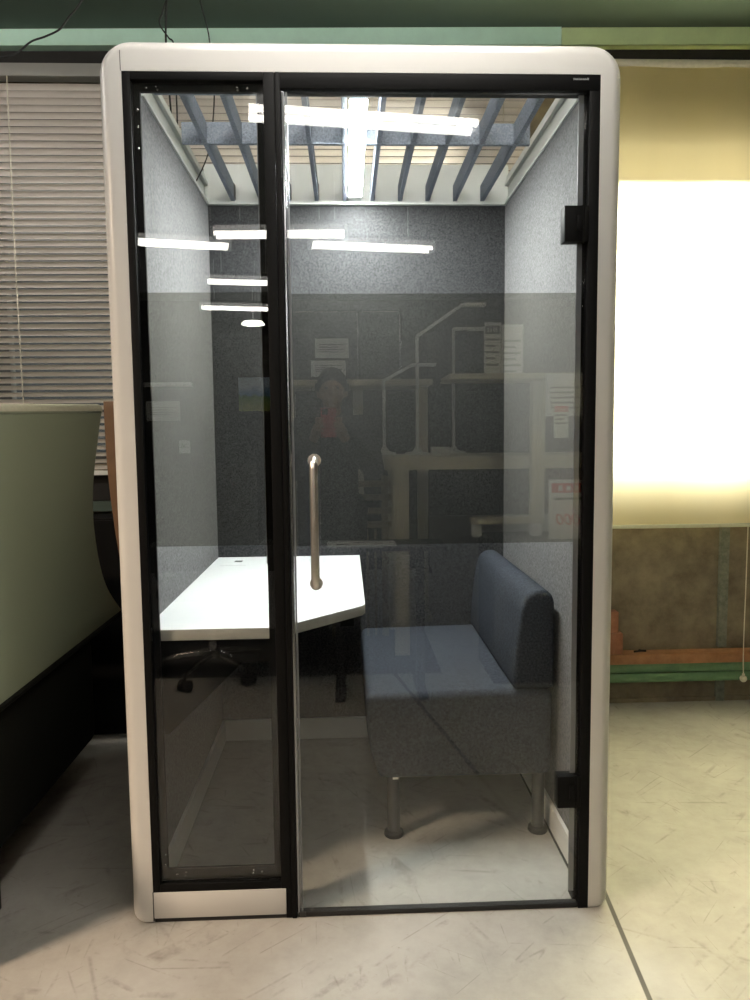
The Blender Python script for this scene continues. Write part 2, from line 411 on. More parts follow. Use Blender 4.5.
def shell():
    b = BM()
    xo0, xo1, zo, R, rb = -.058, 1.2165, 2.226, .078, .022
    def outline(i):
        pts = []
        x0, x1, zt = xo0+i, xo1-i, zo-i; r = max(R-i, .01); r2 = max(rb-i*.5, .006)
        for k in range(6): a = PI*1.5-PI/2*k/5; pts.append((x0+r2+r2*math.cos(a), .004+r2+r2*math.sin(a)))
        for k in range(11): a = PI-PI/2*k/10; pts.append((x0+r+r*math.cos(a), zt-r+r*math.sin(a)))
        for k in range(11): a = PI/2-PI/2*k/10; pts.append((x1-r+r*math.cos(a), zt-r+r*math.sin(a)))
        for k in range(6): a = -PI/2*k/5; pts.append((x1-r2+r2*math.cos(a), .004+r2+r2*math.sin(a)))
        return pts
    def inner(o):
        pts = []
        for k in range(6): pts.append((0-o, .004+.0008*k))
        for k in range(11): pts.append((0-o+.0006*max(0, k-5), ZT+o-.0006*max(0, 5-k)))
        for k in range(11): pts.append((W+o-.0006*max(0, 5-k), ZT+o-.0006*max(0, k-5)))
        for k in range(6): pts.append((W+o, .008-.0008*k))
        return pts
    fr = .03
    rings = [(inner(.03), .158), (inner(.03), .055), (inner(0), .055), (inner(0), 0)]
    for k in range(7): a = PI/2*k/6; rings.append((outline(fr*(1-math.sin(a))), fr*(1-math.cos(a))))
    rings += [(outline(0), .15), (outline(.003), .158)]
    V = [[b.verts.new((x, y, z)) for x, z in pts] for pts, y in rings]
    n = len(V[0])
    for A, B in zip(V, V[1:]+V[:1]):
        for k in range(n-1): b.faces.new((A[k], A[k+1], B[k+1], B[k]))
    b.faces.new([v[0] for v in V]); b.faces.new([v[-1] for v in V][::-1])
    return b
obj('outer_shell', shell(), M['shell'], booth, True)
for nm, bx_ in (('side_skin', (-.055, XL-.0185, .1585, 1.25)), ('side_skin', (XR+.0185, 1.2135, .1585, 1.25)), ('rear_skin', (XL-.018, XR+.018, 1.2205, 1.25))):
    b = BM(); box(b, *bx_, .005, 2.195, .004); obj(nm, b, M['shell'], booth, True)
b = BM(); box(b, -.0022, -.0008, -.0006, .01, 2.15, 2.197); obj('seam', b, M['gasket'], booth); b = BM(); box(b, -.0009, .0006, -.0006, .01, .006, .086); obj('seam', b, M['gasket'], booth)
b = BM(); box(b, .001, .349, 0, .05, .012, .084, .0015); obj('kick_panel', b, M['shell'], booth, True)
b = BM(); box(b, .002, .35, .004, .05, 0, .012); obj('plinth', b, M['rubber'], booth)
b = BM(); box(b, -.03, .0, .03, 1.2, 0, .005); obj('plinth', b, M['rubber'], booth)
b = BM(); box(b, W, W+.03, .03, 1.2, 0, .005); obj('plinth', b, M['rubber'], booth)
# black frame
b = BM()
box(b, 0, .019, .001, .06, .084, ZT, .001); box(b, .019, .336, .001, .06, 2.131, ZT, .001); box(b, .019, .336, .001, .06, .084, .105, .001)
box(b, .3362, .3625, .0005, .07, .084, ZT, .0012); box(b, .3645, .3765, -.001, .07, 0, ZT, .0012); box(b, .3625, .3645, .004, .07, 0, ZT)
box(b, .349, .3625, .003, .07, 0, .084)
box(b, .3765, W, .0005, .045, 2.112, ZT, .001)
box(b, 1.132, W, .0005, .06, .0, 2.112, .001); box(b, 1.1215, 1.132, .018, .06, .012, 2.110, .001)
obj('black_frame', b, M['black'], booth, True)
# small mark on the header: a row of tiny pale letter-like strokes, unreadable at this size
b = BM(); x = 1.0915
for w_, h_ in ((.0042, .0046), (.0036, .004), (.0042, .0042), (.0036, .0042), (.0042, .004), (.0036, .0042), (.0042, .004), (.0036, .0056)):
    z0 = 2.1365
    box(b, x, x+.0011, -.0004, .001, z0, z0+h_); box(b, x+w_-.0011, x+w_, -.0004, .001, z0, z0+h_*.8); box(b, x, x+w_, -.0004, .001, z0+h_*.35, z0+h_*.6)
    x += w_+.0009
obj('maker_mark', b, M['mark'], booth)
# side window
b = BM(); box(b, .019, .336, .010, .018, .105, 2.131); sw = obj('side_window', b, M['glass'], booth)
fx0, fx1, fz0, fz1 = .036, .318, .134, 2.113
b = BM()
box(b, .019, fx0, .024, .034, .105, 2.131); box(b, fx1, .336, .024, .034, .105, 2.131)
box(b, fx0, fx1, .024, .034, .105, fz0); box(b, fx0, fx1, .024, .034, fz1, 2.131)
obj('inner_frame', b, M['inner_black'], sw)
b = BM(); box(b, fx1-.002, fx1, .022, .026, .95, 2.11); obj('pane_edge', b, M['gold'], sw)
b = BM(); box(b, .019, .336, .0185, .0192, 1.000, 1.6345); obj('privacy_film', b, M['film'], sw)
for (x, z) in ((.052, 2.122), (.076, 2.1255), (.079, 2.118), (.27, 2.1255), (.272, 2.118), (.296, 2.122), (.029, 2.07), (.029, 2.03), (.029, 1.98),
               (.06, .119), (.083, .124), (.081, .113), (.262, .124), (.26, .115), (.284, .119), (.030, .145), (.030, .175)):
    b = BM(); ball(b, (x, .0235, z), .0032, sy=.5, seg=8); obj('screw', b, M['chrome'], sw, True)
# door
b = BM(); box(b, .384, 1.127, .006, .016, .014, 2.108); door = obj('door', b, M['glass'], booth)
b = BM(); box(b, .384, 1.127, .0166, .0173, .996, 1.630); obj('privacy_film', b, M['film'], door)
b = BM(); box(b, .377, .3865, .003, .019, .012, 2.108, .003, 3); obj('edge_profile', b, M['edge'], door, True)
b = BM(); box(b, .388, .3925, .0065, .0155, .014, 2.106); obj('edge_strip', b, M['gold'], door)
b = BM(); box(b, 1.1095, 1.1235, .0165, .020, .04, 2.108, .001); obj('seal_strip', b, M['gold'], door)
b = BM(); box(b, .380, 1.131, .003, .022, .001, .0145, .001); obj('bottom_sweep', b, M['rubber'], door, True)
b = BM(); box(b, .384, .40, .0, .006, .002, .016, .001); obj('corner_clip', b, M['grey_metal'], door)
b = BM()
hx = .4435
def arc(zc, s0): return [(hx, -.032-.020*math.sin(PI/2*k/5), zc+s0*(.020*math.cos(PI/2*k/5)-.020)) for k in range(6)]
tube(b, [(hx, -.006, 1.216)]+arc(1.216, 1)+arc(.902, -1)[::-1]+[(hx, -.006, .902)], .0105, 16)
h1 = obj('handle', b, M['steel'], door, True)
h1['label'] = 'vertical brushed steel pull bar'
for z in (1.216, .902):
    b = BM()
    tube(b, [(.4435, .006, z), (.4435, -.006, z)], [.0165, .0165], 20)
    obj('handle_mount', b, M['steel'], door, True)
for zc in (1.7945, .329):
    b = BM(); box(b, 1.0715, 1.118, -.006, .030, zc-.0435, zc+.0435, .002); box(b, 1.1185, 1.1335, -.004, .028, zc-.0435, zc+.0435, .002)
    box(b, 1.103, 1.117, -.0085, -.005, zc-.017, zc+.019, .001); tube(b, [(1.1195, 0, zc-.045), (1.1195, 0, zc+.045)], .005, 10)
    obj('hinge', b, M['black'], door, True)
# interior
b = BM(); box(b, XL-.018, XL, .056, 1.22, .005, 2.20); o = obj('left_wall_panel', b, M['felt_light'], booth); o['label'] = 'light grey felt side wall'
b = BM(); box(b, XR, XR+.018, .056, 1.22, .005, 2.20); o = obj('right_wall_panel', b, M['felt_light'], booth); o['label'] = 'light grey felt side wall'
b = BM(); box(b, XL, XR, D, 1.22, .005, 2.192); o = obj('back_wall_panel', b, M['felt_dark'], booth); o['label'] = 'charcoal felt end wall'
b = BM(); box(b, XL, XL+.012, .06, D-.012, 0, .088, .001); obj('skirting', b, M['skirt'], booth)
b = BM(); box(b, XR-.012, XR, .06, D-.012, 0, .088, .001); obj('skirting', b, M['skirt'], booth)
b = BM(); box(b, XL, XR, D-.012, D, 0, .088, .001); obj('skirting', b, M['skirt'], booth)
for s, xw in ((1, XL), (-1, XR)):
    b = BM()
    def bx(a, c, z0, z1): box(b, min(xw+s*a, xw+s*c), max(xw+s*a, xw+s*c), .22, D-.002, z0, z1, .001)
    bx(-.02, .006, 2.188, 2.20); bx(-.03, -.010, 2.20, 2.262); bx(-.03, .004, 2.262, 2.275); bx(-.03, -.004, 2.275, 2.30)
    obj('roof_rail', b, M['white'], booth)
b = BM(); box(b, XL-.01, XR+.01, D-.012, D+.02, 2.192, 2.343); box(b, XL, XR, D-.022, D, 2.188, 2.200, .001); obj('roof_rail', b, M['white'], booth)
b = BM(); box(b, XL-.01, XR+.01, .062, .085, 2.155, 2.205); obj('roof_rail', b, M['white'], booth)
for i in range(10):
    x = .092+.1098*i
    b = BM(); box(b, x-.0075, x+.0075, .16, 1.17, 2.200, 2.262, .001); obj('ceiling_slat', b, M['felt_slat'], booth)
    b = BM(); box(b, x+.0076, x+.0105, 1.14, 1.1715, 2.207, 2.26); obj('slat_bracket', b, M['grey_metal'], booth)
for y in (.575, .225):
    b = BM(); box(b, XL+.03, XR-.05, y, y+.015, 2.198, 2.264, .001); obj('cross_slat', b, M['felt_slat'], booth)
b = BM(); box(b, .5475, .5965, .26, 1.10, 2.1972, 2.1988); o = obj('tube_light', b, M['booth_light'], booth); o['label'] = 'bright white light bar under the slats'
b = BM(); box(b, .5475, .5965, .26, 1.165, 2.199, 2.236, .001); obj('light_housing', b, M['white'], o)

# desk inside the booth
desk = thing('booth_desk', 'white clipped-corner desk fixed inside the booth behind the glass', 'desk', (.28, .62, .7))
b = BM(); prism(b, [(XL+.001, .036), (.330, .036), (.346, .042), (.566, .268), (.574, .292), (.574, D-.001), (XL+.001, D-.001)], 'z', .750, .7795, .0015)
o = obj('tabletop', b, M['desk'], desk, True)
o.data.materials.append(M['desk_edge'])
for p in o.data.polygons:
    if abs(p.normal.z) < .5: p.material_index = 1
b = BM(); box(b, .0, .335, .05, .07, .685, .7495); box(b, .0, .04, .10, 1.16, .69, .7495); box(b, .04, .54, 1.14, 1.16, .69, .7495); box(b, .50, .54, .34, 1.14, .70, .7495); obj('apron', b, M['inner_black'], desk)
for y in (.16, 1.05):
    b = BM(); prism(b, [(XL+.001, .74), (.30, .74), (.30, .72), (XL+.03, .45), (XL+.001, .45)], 'y', y, y+.02); obj('wall_bracket', b, M['inner_black'], desk)
b = BM(); box(b, .03, .13, .98, 1.10, .7796, .7806, .0003); o = obj('power_lid', b, M['desk'], desk)
b = BM(); box(b, .075, .105, 1.055, 1.085, .7807, .7815); obj('socket', b, M['rubber'], o)

# bench inside the booth
bench = thing('bench_seat', 'blue-grey upholstered bench with backrest standing inside the booth', 'bench', (.86, .75, 0))
def soft_block(bm, pts, y0, y1, r):
    prism(bm, pts, 'y', y0, y1); 
    bmesh.ops.bevel(bm, geom=list(bm.edges), offset=r, segments=4, affect='EDGES', profile=.5, clamp_overlap=True)
b = BM(); soft_block(b, [(.612, .205), (.585, .30), (.573, .40), (.577, .478), (1.06, .486), (1.158, .48), (1.158, .205)], .352, 1.165, .022)
obj('seat', b, M['seat'], bench, True)
b = BM(); soft_block(b, [(1.032, .484), (1.040, .62), (1.056, .74), (1.072, .783), (1.105, .80), (1.140, .795), (1.160, .77), (1.162, .484)], .350, 1.168, .02)
obj('backrest', b, M['seat'], bench, True)
b = BM(); box(b, .655, .672, .3435, .351, .2105, .2135); obj('tag', b, M['paper'], bench)
for (x, y) in ((.660, .40), (1.125, .40), (.660, 1.12), (1.125, 1.12)):
    b = BM(); tube(b, [(x, y, .016), (x, y, .21)], .0205, 16); l = obj('leg', b, M['grey_metal'], bench, True)
    b = BM(); lathe(b, x, y, [(.030, 0), (.032, .004), (.030, .014), (.022, .02)]); obj('foot', b, M['rubber'], l, True)

# ------------------------------------------------------------------ lounge seat at the left
sofa = thing('high_back_lounge_seat', 'high-backed sage green and black lounge seat beside the booth', 'sofa', (-.8, .5, 0))
far = spline([(1.075, 1.385, 0), (1.02, 1.28, 0), (.945, 1.12, 0), (.925, .97, 0), (.968, .81, 0), (1.05, .69, 0), (1.20, .575, 0)], 6)
near = [Vector((.865-p.x, p.y-.042*max(0, (p.y-1)/.385), 0)) for p in far][::-1]
outl = [(p.x, p.y) for p in far]+[(1.205, .552)]+[(-.34, .552)]+[(p.x, p.y) for p in near]
b = BM(); prism(b, outl, 'x', -.47, -.42, .012, 3); obj('back_shell', b, M['sofa_green'], sofa, True)
b = BM(); tube(b, [(-.445, -.205, 1.338), (-.445, .5, 1.362), (-.445, 1.072, 1.384)], .0235, 12)
ball(b, (-.445, 1.074, 1.384), .0235); ball(b, (-.445, -.207, 1.338), .0235); obj('top_piping', b, M['sofa_pipe'], sofa, True)
b = BM(); tube(b, [(-.424, -.32, .552), (-.424, 1.19, .552)], .011, 8); obj('bottom_piping', b, M['sofa_black'], sofa, True)
b = BM(); box(b, -1.25, -.432, -.24, .905, .135, .552, .05, 4); obj('base', b, M['sofa_black'], sofa, True)
b = BM(); box(b, -1.22, -.475, -.05, .90, .5525, .60, .02, 3); obj('seat_cushion', b, M['sofa_green'], sofa, True)
for y in (-.15, .94):
    b = BM(); box(b, -1.15, -.475, y, y+.08, .56, .88, .03, 3); obj('armrest', b, M['sofa_green'], sofa, True)
for (x, y) in ((-.452, .070), (-.80, .84), (-1.22, .070), (-1.22, .84)):
    b = BM(); box(b, x-.017, x+.017, y-.017, y+.017, 0, .16); obj('leg', b, M['rubber'], sofa)

# tan panel-back seat between the lounge seat and the booth
tp = thing('tan_back_chair', 'tan leather high chair back showing between lounge seat and booth', 'chair', (-.25, 1.3, 0))
edge = spline([(-.465, 1.425, 0), (-.463, 1.25, 0), (-.457, 1.10, 0), (-.440, .90, 0), (-.415, .70, 0), (-.40, .50, 0)], 4)
b = BM(); prism(b, [(p.x, p.y) for p in edge]+[(-.14, .50), (-.12, .9), (-.07, 1.25), (-.06, 1.425)], 'y', 1.22, 1.255, .006); obj('backrest', b, M['tan'], tp, True)
b = BM(); box(b, -.40, -.12, 1.258, 1.40, .44, .50, .015, 3); obj('seat', b, M['tan'], tp, True)
for (x, y) in ((-.37, 1.27), (-.15, 1.27), (-.37, 1.38), (-.15, 1.38)):
    b = BM(); tube(b, [(x, y, 0), (x, y, .45)], .013, 10); obj('leg', b, M['rubber'], tp, True)

cab = thing('dark_filler_cabinet', 'added black cabinet darkening the wall gap behind the lounge seat', 'cabinet', (-.95, 1.36, 0))  # block added to stand in for the dark area behind the seat
b = BM(); box(b, -1.52, -.42, 1.275, 1.455, 0, .94, .004); obj('body', b, M['inner_black'], cab)
for x in (-1.51, -.968):
    b = BM(); box(b, x, x+.538, 1.262, 1.2745, .05, .93, .002); d_ = obj('door', b, M['inner_black'], cab)
    b = BM(); box(b, x+.24, x+.30, 1.252, 1.2615, .80, .815, .002); obj('handle', b, M['grey_metal'], d_)

# ------------------------------------------------------------------ cables
def cable(pts, r, label):
    b = BM(); tube(b, spline(pts, 8), r, 6); return tag(obj('cable', b, M['cable'], None, True), label, 'cable', 'cables under the girder')
cable([(-.10, .8, ZC), (-.27, .8, 2.90), (-.344, .8, 2.746), (-.39, .8, 2.69), (-.421, .8, 2.652), (-.47, .8, 2.628), (-.52, .8, 2.61), (-.57, .8, 2.572), (-.62, .8, 2.560), (-.75, .85, 2.58), (-1.2, 1.2, 2.7), (-1.6, 1.42, 2.84)], .0035, 'black cable drooping sideways in front of the left blind')
cable([(-.03, .8, ZC), (-.05, .8, 2.9), (-.062, .8, 2.75), (-.066, .8, 2.68), (-.068, .8, 2.6), (-.06, .8, 2.4), (-.07, .9, 2.25), (-.045, 1.0, 2.2175)], .0035, 'straight black cable hanging nearest the left corner of the booth')
cable([(-.06, .805, ZC), (-.05, .805, 2.85), (-.075, .805, 2.72), (-.088, .805, 2.69), (-.085, .805, 2.665), (-.06, .805, 2.63), (-.042, .805, 2.60), (-.045, .83, 2.45), (-.05, .85, 2.2205)], .0028, 'kinked black cable crossing the straight cable above the booth')
cable([(.0, .8, ZC), (.03, .8, 2.9), (.051, .8, 2.75), (.068, .8, 2.68), (.08, .8, 2.61), (.09, .8, 2.45), (.05, .9, 2.30), (-.02, 1.0, 2.218)], .0025, 'thin black cable hanging above the booth, second of the group')

# ------------------------------------------------------------------ ceiling lamps (seen in the glass, except the unseen ones added for light)
def lamp(p, q, label, z=2.75, m='tube_far'):
    p, q = Vector((*p, z)), Vector((*q, z)); c = (p+q)/2; Lh = (q-p).length/2; rz = math.atan2(q.y-p.y, q.x-p.x)
    t = thing('ceiling_lamp', label, 'lamp', (c.x, c.y, z), 'twin-tube ceiling lamps', rz)
    b = BM(); prism(b, [(-.095, .045), (.095, .045), (.06, .085), (-.06, .085)], 'x', -Lh-.02, Lh+.02); obj('housing', b, M['housing'], t, local=True)
    for s in (-1, 1):
        b = BM(); tube(b, [(-Lh, s*.052, .0), (Lh, s*.052, .0)], .0165, 12); obj('tube', b, M[m], t, True, local=True)
    for s in (-1, 1):
        b = BM(); box(b, s*Lh-.012, s*Lh+.012, -.075, .075, -.02, .046); obj('end_cap', b, M['lampwhite'], t, local=True)
    for s in (-.6, .6):
        b = BM(); tube(b, [(s*Lh, 0, .085), (s*Lh, 0, ZC-z)], .006, 8); obj('rod', b, M['lampwhite'], t, local=True)
    return t
lamp((.087, -1.66), (1.174, -1.82), 'twin-tube lamp nearest the booth, mirrored at the top of the glass')
lamp((-2.1, -.12), (-.95, -.10), 'added unseen twin-tube lamp above the lounge seat, lighting the left blind', m='tube')  # added out of view to brighten the upper slats of the blind
lamp((.05, -.36), (1.15, -.36), 'added unseen twin-tube lamp lighting the booth header and the blind', m='added_tube_mid')  # added out of view to light the front frame and roof blind
lamp((-1.055, -3.957), (-.366, -4.11), 'twin-tube lamp mirrored in the side window, reaching its left edge')
lamp((-.428, -3.761), (.544, -3.735), 'twin-tube lamp whose mirrored image crosses the black mullion')
lamp((.266, -4.051), (1.232, -4.212), 'twin-tube lamp mirrored in the middle of the glass door')
lamp((-.79, -5.436), (-.09, -5.54), 'twin-tube lamp mirrored lower in the side window, above the film')
lamp((-1.128, -6.9), (-.36, -7.04), 'twin-tube lamp mirrored inside the smoked band of the side window')
t = thing('disc_lamp', 'small round ceiling lamp far behind, mirrored as a pale oval', 'lamp', (-.70, -8.31, 2.75))
b = BM(); lathe(b, -.70, -8.31, [(.02, 2.75), (.15, 2.755), (.16, 2.765), (.12, 2.80), (.02, 2.82)], 24); obj('diffuser', b, emit('disc_diffuser', (1, .97, .85, 1), 25), t, True)
b = BM(); tube(b, [(-.70, -8.31, 2.815), (-.70, -8.31, ZC+.01)], .008, 8); obj('rod', b, M['lampwhite'], t)

t = thing('added_dish_lamp', 'added unseen dish-shaded lamp left of the lounge seat, warming the floor', 'lamp', (-2.28, -1.60, 2.84))  # unseen fixture added around the warm spot that lights the left floor
d = (Vector((-.45, -.50, .2))-Vector((-2.28, -1.60, 2.84))).normalized(); p0 = Vector((-2.28, -1.60, 2.84))
b = BM(); tube(b, [p0-d*.03, p0-d*.12, p0-d*.22], [.24, .20, .05], 24); obj('shade', b, M['lampwhite'], t, True)
b = BM(); tube(b, [p0-d*.10, Vector((p0.x-.08, p0.y-.05, ZC))], .008, 8); obj('stem', b, M['lampwhite'], t)

# ------------------------------------------------------------------ showroom furniture behind the viewer, mirrored in the glass
t = thing('display_counter', 'high beige counter table mirrored in the glass door', 'table', (1.6, -2.6, 0))
b = BM(); box(b, .74, 2.7, -2.95, -2.30, 1.075, 1.15, .004); obj('tabletop', b, M['beige'], t)
for (x, y) in ((.835, -2.335), (2.62, -2.335), (.835, -2.91), (2.62, -2.91)):
    b = BM(); box(b, x-.042, x+.042, y-.03, y+.03, 0, 1.0745); obj('leg', b, M['beige'], t)
t = thing('raised_desk', 'cream desk on tall legs standing behind the counter', 'desk', (.6, -3.3, 0))
b = BM(); box(b, .10, 1.10, -3.6, -3.05, 1.60, 1.64, .003); obj('tabletop', b, M['beige'], t)
for x in (.14, .61, 1.06):
    b = BM(); box(b, x-.035, x+.035, -3.36, -3.29, .04, 1.5995); l = obj('leg', b, M['beige'], t)
    b = BM(); box(b, x-.04, x+.04, -3.58, -3.07, 0, .0395, .01); obj('foot', b, M['beige'], l)
b = BM()
for x in (.175, .61, .89): tube(b, [(x, -3.1, 1.6405), (x, -3.1, 2.09)], .014, 10)
tube(b, [(.175, -3.1, 2.09), (.89, -3.1, 2.09)], .008, 8)
tag(obj('desktop_rack', b, M['chrome']), 'chrome post rack standing on the cream raised desk', 'rack')

def task_lamp(x, y, z, h, ax, az, label):
    t = thing('task_lamp', label, 'lamp', (x, y, z), 'task lamps on the counter')
    b = BM(); lathe(b, x, y, [(.075, z), (.075, z+.012), (.03, z+.02), (.012, z+.05)]); obj('base', b, M['lampwhite'], t, True)
    b = BM(); tube(b, [(x, y, z+.02), (x, y, z+h)], .010, 10); obj('pole', b, M['lampwhite'], t, True)
    b = BM(); tube(b, [(x, y, z+h), (x+ax, y, z+h+az)], .010, 10); a = obj('arm', b, M['lampwhite'], t, True)
    b = BM(); box(b, x+ax-.01, x+ax+.14, y-.03, y+.03, z+h+az-.012, z+h+az+.006, .004); obj('lamp_head', b, M['lampwhite'], a, True)
task_lamp(.765, -2.8, 1.1505, .46, .185, .10, 'shortest white task lamp, nearest the end of the counter')
task_lamp(.965, -2.70, 1.1505, .72, .28, .19, 'tallest white task lamp, in the middle of the counter')
task_lamp(1.215, -2.88, 1.1505, .79, .10, .0, 'white task lamp with a level head, furthest along the counter')
b = BM(); box(b, 1.03, 1.13, -2.55, -2.45, 1.1505, 1.20, .004); tag(obj('carton', b, M['paper']), 'small pale box lying on the counter between the task lamps', 'box')

pl = BM(); box(pl, 1.26, 3.0, -2.22, -1.78, 0, .725, .004); tag(obj('display_platform', pl, M['partition']), 'low black display platform carrying the white T-foot desk', 'platform')
t = thing('t_foot_desk', 'white desk with a T-shaped foot standing on the black platform', 'desk', (1.7, -2.05, .725))
b = BM(); box(b, 1.045, 2.5, -2.2, -1.85, 1.55, 1.578, .003); obj('tabletop', b, M['beige'], t)
for x in (1.54, 2.35):
    b = BM(); box(b, x-.033, x+.033, -2.07, -2.0, .80, 1.5495); l = obj('leg', b, M['beige'], t)
    b = BM(); box(b, x-.36, x+.03, -2.075, -1.995, .795, .83, .012); obj('foot', b, M['beige'], l, True)
    b = BM(); box(b, x-.035, x+.025, -2.06, -2.01, .7255, .795, .012); obj('caster', b, M['lampwhite'], l, True)
    if x < 2: b = BM(); box(b, x-.35, x-.30, -2.06, -2.01, .7255, .795, .01); obj('caster', b, M['lampwhite'], l, True)

def sheet(x0, x1, z0, z1, y, label, header=None, lines=5, big=None, group='notices behind the viewer', up=True):
    t = thing('notice_sheet', label, 'notice', ((x0+x1)/2, y, z0), group)
    b = BM(); box(b, x0, x1, y-.002, y, z0, z1); obj('paper', b, M['paper'], t)
    w = x1-x0; h = z1-z0
    if header:
        b = BM(); box(b, x0+w*.06, x1-w*.06, y, y+.0006, z1-h*.22, z1-h*.06); obj('header', b, M[header], t)
        b = BM()
        for k in range(4): box(b, x0+w*(.2+.17*k), x0+w*(.28+.17*k), y+.0007, y+.0010, z1-h*.18, z1-h*.10)
        obj('header_marks', b, M['paper'], t)
    b = BM()
    for k in range(lines):
        z = z1-h*(.32+.12*k)
        if z < z0+h*.05 or (big and k > 0): break
        box(b, x0+w*.12, x1-w*(.12+.2*(k % 2)), y, y+.0005, z-h*.02, z+h*.02)
    obj('print', b, M['print'], t)
    if big:
        cu = bpy.data.curves.new('price', 'FONT'); cu.body = big; cu.size = h*.27; cu.extrude = .0004; cu.align_x = 'CENTER'; cu.shear = .2
        tmp = bpy.data.objects.new('price', cu); C.objects.link(tmp); me = bpy.data.meshes.new_from_object(tmp.evaluated_get(bpy.context.evaluated_depsgraph_get()))
        bpy.data.objects.remove(tmp); me.materials.clear(); me.materials.append(M['red']); o = bpy.data.objects.new('price', me); C.objects.link(o); o.parent = t
        # faces the booth (+y): text reads correctly from the booth side
        o.rotation_euler = (PI/2, 0, PI); o.location = (-.02, .001, h*.24)
    return t
# (x grows to the right as seen in the glass; the sheets face the booth)
sheet(1.248, 1.335, 1.5785, 1.85, -2.0, 'printed notice with a picture standing on the white desk', 'print', 5)
sheet(1.34, 1.455, 1.5785, 1.84, -2.01, 'plain text notice beside the picture notice on the desk', None, 6)
sheet(1.533, 1.74, 1.36, 1.572, -1.848, 'wide notice hanging from the white desk edge', None, 5)
sheet(1.575, 1.65, 1.25, 1.42, -1.8455, 'narrow notice hanging below the wide notice', 'red', 3)
sheet(1.567, 1.82, .7255, 1.035, -1.90, 'price sheet with red heading leaning above the platform', 'red', 2, '000')
# small black table under the viewer's hands
t = thing('side_table', 'small black table with a T-shaped leg beside the person', 'table', (.6, -1.75, 0))
b = BM(); box(b, .36, 1.0, -1.86, -1.58, .725, .745, .003); obj('tabletop', b, M['blackplastic'], t)
b = BM(); box(b, .46, .50, -1.74, -1.70, .03, .7245); obj('leg', b, M['blackplastic'], t)
b = BM(); box(b, .455, .505, -1.90, -1.56, 0, .03, .006); obj('foot', b, M['blackplastic'], t)
b = BM(); box(b, .86, .90, -1.74, -1.70, .03, .7245); obj('leg', b, M['blackplastic'], t)
b = BM(); box(b, .855, .905, -1.90, -1.56, 0, .03, .006); obj('foot', b, M['blackplastic'], t)
t = thing('flyer', 'printed flyer lying on the small black table', 'paper', (.58, -1.7, .7455))
b = BM(); box(b, .425, .76, -1.80, -1.62, .7455, .7465); obj('sheet', b, M['paper'], t)
b = BM()
for (x0, x1, y0, y1) in ((.50, .72, -1.64, -1.63), (.47, .54, -1.70, -1.67), (.55, .64, -1.765, -1.745), (.66, .70, -1.73, -1.70)): box(b, x0, x1, y0, y1, .7466, .7470)
obj('print', b, M['print'], t)
# slatted stack beyond the person
t = thing('slatted_crate', 'tan slatted crate stacked behind the person, mirrored beside the handle', 'crate', (.75, -2.62, 0))
for k in range(4):
    b = BM(); z = .70+.085*k; box(b, .42, .80, -2.72, -2.68, z, z+.038, .004); obj('slat', b, M['crate'], t)
for x in (.44, .76):
    b = BM(); box(b, x-.02, x+.02, -2.76, -2.7205, 0, 1.02); obj('upright', b, M['crate'], t)
for k in range(5):
    b = BM(); x = .49+.05*k; box(b, x, x+.015, -2.70, -2.683, .02, .69); obj('spindle', b, M['crate'], t)

b = BM(); prism(b, [(-1.1, -2.95), (1.02, -2.95), (1.02, -1.98), (-1.1, -1.98)], 'z', .0002, .0022, .0004); tag(obj('floor_mat', b, M['rubber']), 'added thin black mat darkening the mirrored floor under chair and person', 'mat')  # unseen sheet added to darken the floor's reflection in the glass
# office chair
t = thing('office_chair', 'grey mesh office chair on a five-star base beside the person', 'chair', (-.20, -2.02, 0))
cx, cy = -.20, -2.02
for k in range(5):
    a = math.radians(40+72*k); d = Vector((math.cos(a), math.sin(a), 0)); e = Vector((cx, cy, .085))+d*.27
    b = BM(); tube(b, [Vector((cx, cy, .13))+d*.02, Vector((cx, cy, .11))+d*.16, e], [.024, .018, .013], 10); l = obj('leg', b, M['chrome'], t, True)
    b = BM(); s = d.cross(Vector((0, 0, 1)))
    for q in (-.018, .018): tube(b, [e+s*(q-.010)-Vector((0, 0, .055)), e+s*(q+.010)-Vector((0, 0, .055))], .030, 16)
    tube(b, [e-Vector((0, 0, .055)), e], .008, 8); obj('caster', b, M['blackplastic'], l, True)
b = BM(); tube(b, [(cx, cy, .10), (cx, cy, .30)], .028, 14); tube(b, [(cx, cy, .30), (cx, cy, .45)], .018, 14); obj('column', b, M['chrome'], t, True)
b = BM(); box(b, cx-.24, cx+.24, cy-.24, cy+.24, .45, .53, .035, 4); obj('seat', b, M['blackplastic'], t, True)
b = BM(); box(b, cx-.03, cx+.03, cy-.30, cy-.26, .47, .80, .01); box(b, cx-.03, cx+.03, cy-.30, cy-.10, .43, .449, .004); obj('back_support', b, M['blackplastic'], t, True)
b = BM(); box(b, cx-.22, cx+.22, cy-.295, cy-.255, .66, 1.12, .018, 4); obj('backrest', b, M['chairback'], t, True)
for s in (-1, 1):
    b = BM(); tube(b, spline([(cx+s*.245, cy-.02, .47), (cx+s*.29, cy-.02, .55), (cx+s*.29, cy-.02, .69)]), .013, 10); box(b, cx+s*.29-.03, cx+s*.29+.03, cy-.12, cy+.12, .69, .715, .01); obj('armrest', b, M['blackplastic'], t, True)

